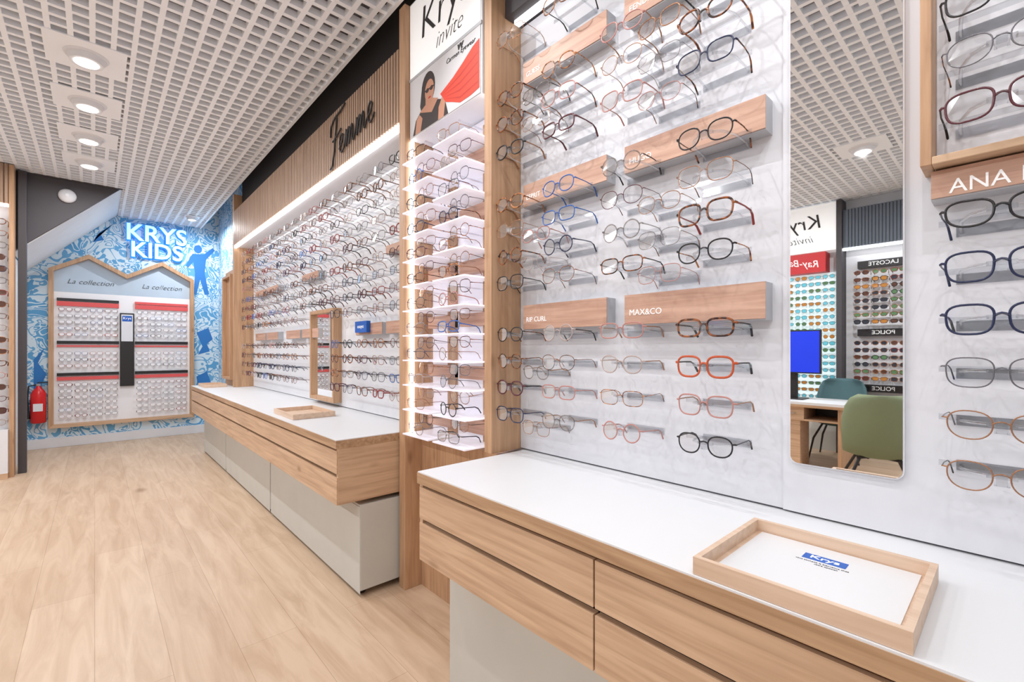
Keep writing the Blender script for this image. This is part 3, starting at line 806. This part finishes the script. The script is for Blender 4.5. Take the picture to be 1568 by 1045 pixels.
# desk
b = B()
b.box(-3.55, -2.92, 1.24, 2.75, 0.715, 0.745, 'counter_white')
b.box(-3.55, -2.915, 1.235, 2.755, 0.685, 0.715, 'oak_edge')
b.box(-3.53, -2.95, 1.27, 1.30, 0, 0.685, 'oak_z'); b.box(-3.53, -2.95, 2.69, 2.72, 0, 0.685, 'oak_z')
b.box(-3.53, -2.96, 1.62, 2.69, 0.53, 0.685, 'oak_y')
b.box(-3.53, -2.96, 1.30, 1.62, 0.53, 0.55, 'oak_y'); b.box(-3.53, -3.40, 1.30, 1.62, 0.55, 0.685, 'blackplastic')
b.box(-3.3, -2.97, 1.66, 2.15, 0.0, 0.53, 'oak_y')
b.tube([(-2.957, 1.70, 0.61), (-2.935, 1.72, 0.61), (-2.935, 1.82, 0.61), (-2.957, 1.84, 0.61)], 0.005, 'chrome', 8)
b.done('consultation_desk', 0.002)
b = B()
b.box(-3.26, -3.22, 1.52, 2.10, 1.05, 1.56, 'blackplastic'); b.box(-3.22, -3.217, 1.535, 2.085, 1.065, 1.545, 'screen')
b.box(-3.29, -3.25, 1.77, 1.85, 0.75, 1.15, 'blackplastic'); b.box(-3.38, -3.14, 1.68, 1.94, 0.7455, 0.757, 'blackplastic')
b.done('computer_monitor', 0.003)

def chair(cx, cy, ang, mat, name='shell_chair'):
    b = B()
    P0 = [(0.25, 0.46, 0.21), (0.20, 0.475, 0.235), (0.05, 0.455, 0.245), (-0.10, 0.455, 0.25), (-0.17, 0.48, 0.255), (-0.215, 0.55, 0.26),
          (-0.24, 0.65, 0.265), (-0.26, 0.76, 0.26), (-0.28, 0.86, 0.24), (-0.295, 0.93, 0.205), (-0.30, 0.965, 0.15)]
    nw = 12; vs = []; th = 0.035
    for layer in (0, 1):
        for (u, z, w) in P0:
            for j in range(nw+1):
                s_ = -1+2*j/nw
                back = max(0, min(1, (z-0.5)/0.2))
                uu = u + back*0.11*s_*s_ + (0.0 if not layer else -th*back)
                zz = z + (1-back)*0.05*s_*s_ + (0 if not layer else -th*(1-back))
                vs.append((uu, s_*w, zz))
    m_ = len(P0); k = nw+1; fs = []
    for i in range(m_-1):
        for j in range(nw):
            a = i*k+j; fs.append((a, a+1, a+k+1, a+k)); o = m_*k; fs.append((o+a, o+a+k, o+a+k+1, o+a+1))
    o = m_*k
    for i in range(m_-1):
        fs.append((i*k, (i+1)*k, o+(i+1)*k, o+i*k)); e = nw
        fs.append((i*k+e, o+i*k+e, o+(i+1)*k+e, (i+1)*k+e))
    for j in range(nw):
        fs.append((j, o+j, o+j+1, j+1)); t = (m_-1)*k; fs.append((t+j, t+j+1, o+t+j+1, o+t+j))
    b.add(vs, fs, mat, True)
    for sx, sy in ((1, 1), (1, -1), (-1, 1), (-1, -1)):
        b.tube([(0.12*sx, 0.13*sy, 0.435), (0.20*sx, 0.21*sy, 0.25), (0.24*sx, 0.25*sy, 0.0)], [0.012, 0.012, 0.009], 'blackplastic', 10)
    b.tube([(-0.13, 0.14, 0.425), (0.13, -0.14, 0.425)], 0.012, 'blackplastic'); b.tube([(-0.13, -0.14, 0.425), (0.13, 0.14, 0.425)], 0.012, 'blackplastic')
    ob = b.done(name)
    ob.location = (cx, cy, 0); ob.rotation_euler = (0, 0, ang)
chair(-1.98, 0.80, math.radians(165), 'green')
chair(-3.79, 1.48, math.radians(0), 'teal')

# ------------------------------------------------------------------ world & camera
w = bpy.data.worlds.new('world'); scene.world = w; w.use_nodes = True
w.node_tree.nodes['Background'].inputs['Color'].default_value = (0.97, 0.985, 1, 1)
w.node_tree.nodes['Background'].inputs['Strength'].default_value = 0.72

cam = bpy.data.cameras.new('camera'); co = bpy.data.objects.new('camera', cam); scene.collection.objects.link(co)
co.location = (0, 0, H); co.rotation_euler = (math.radians(90), 0, math.radians(-42.23))
cam.sensor_width = 36; cam.lens = 36*704/1568; cam.shift_y = 12.5/1568; cam.clip_start = 0.02
scene.camera = co
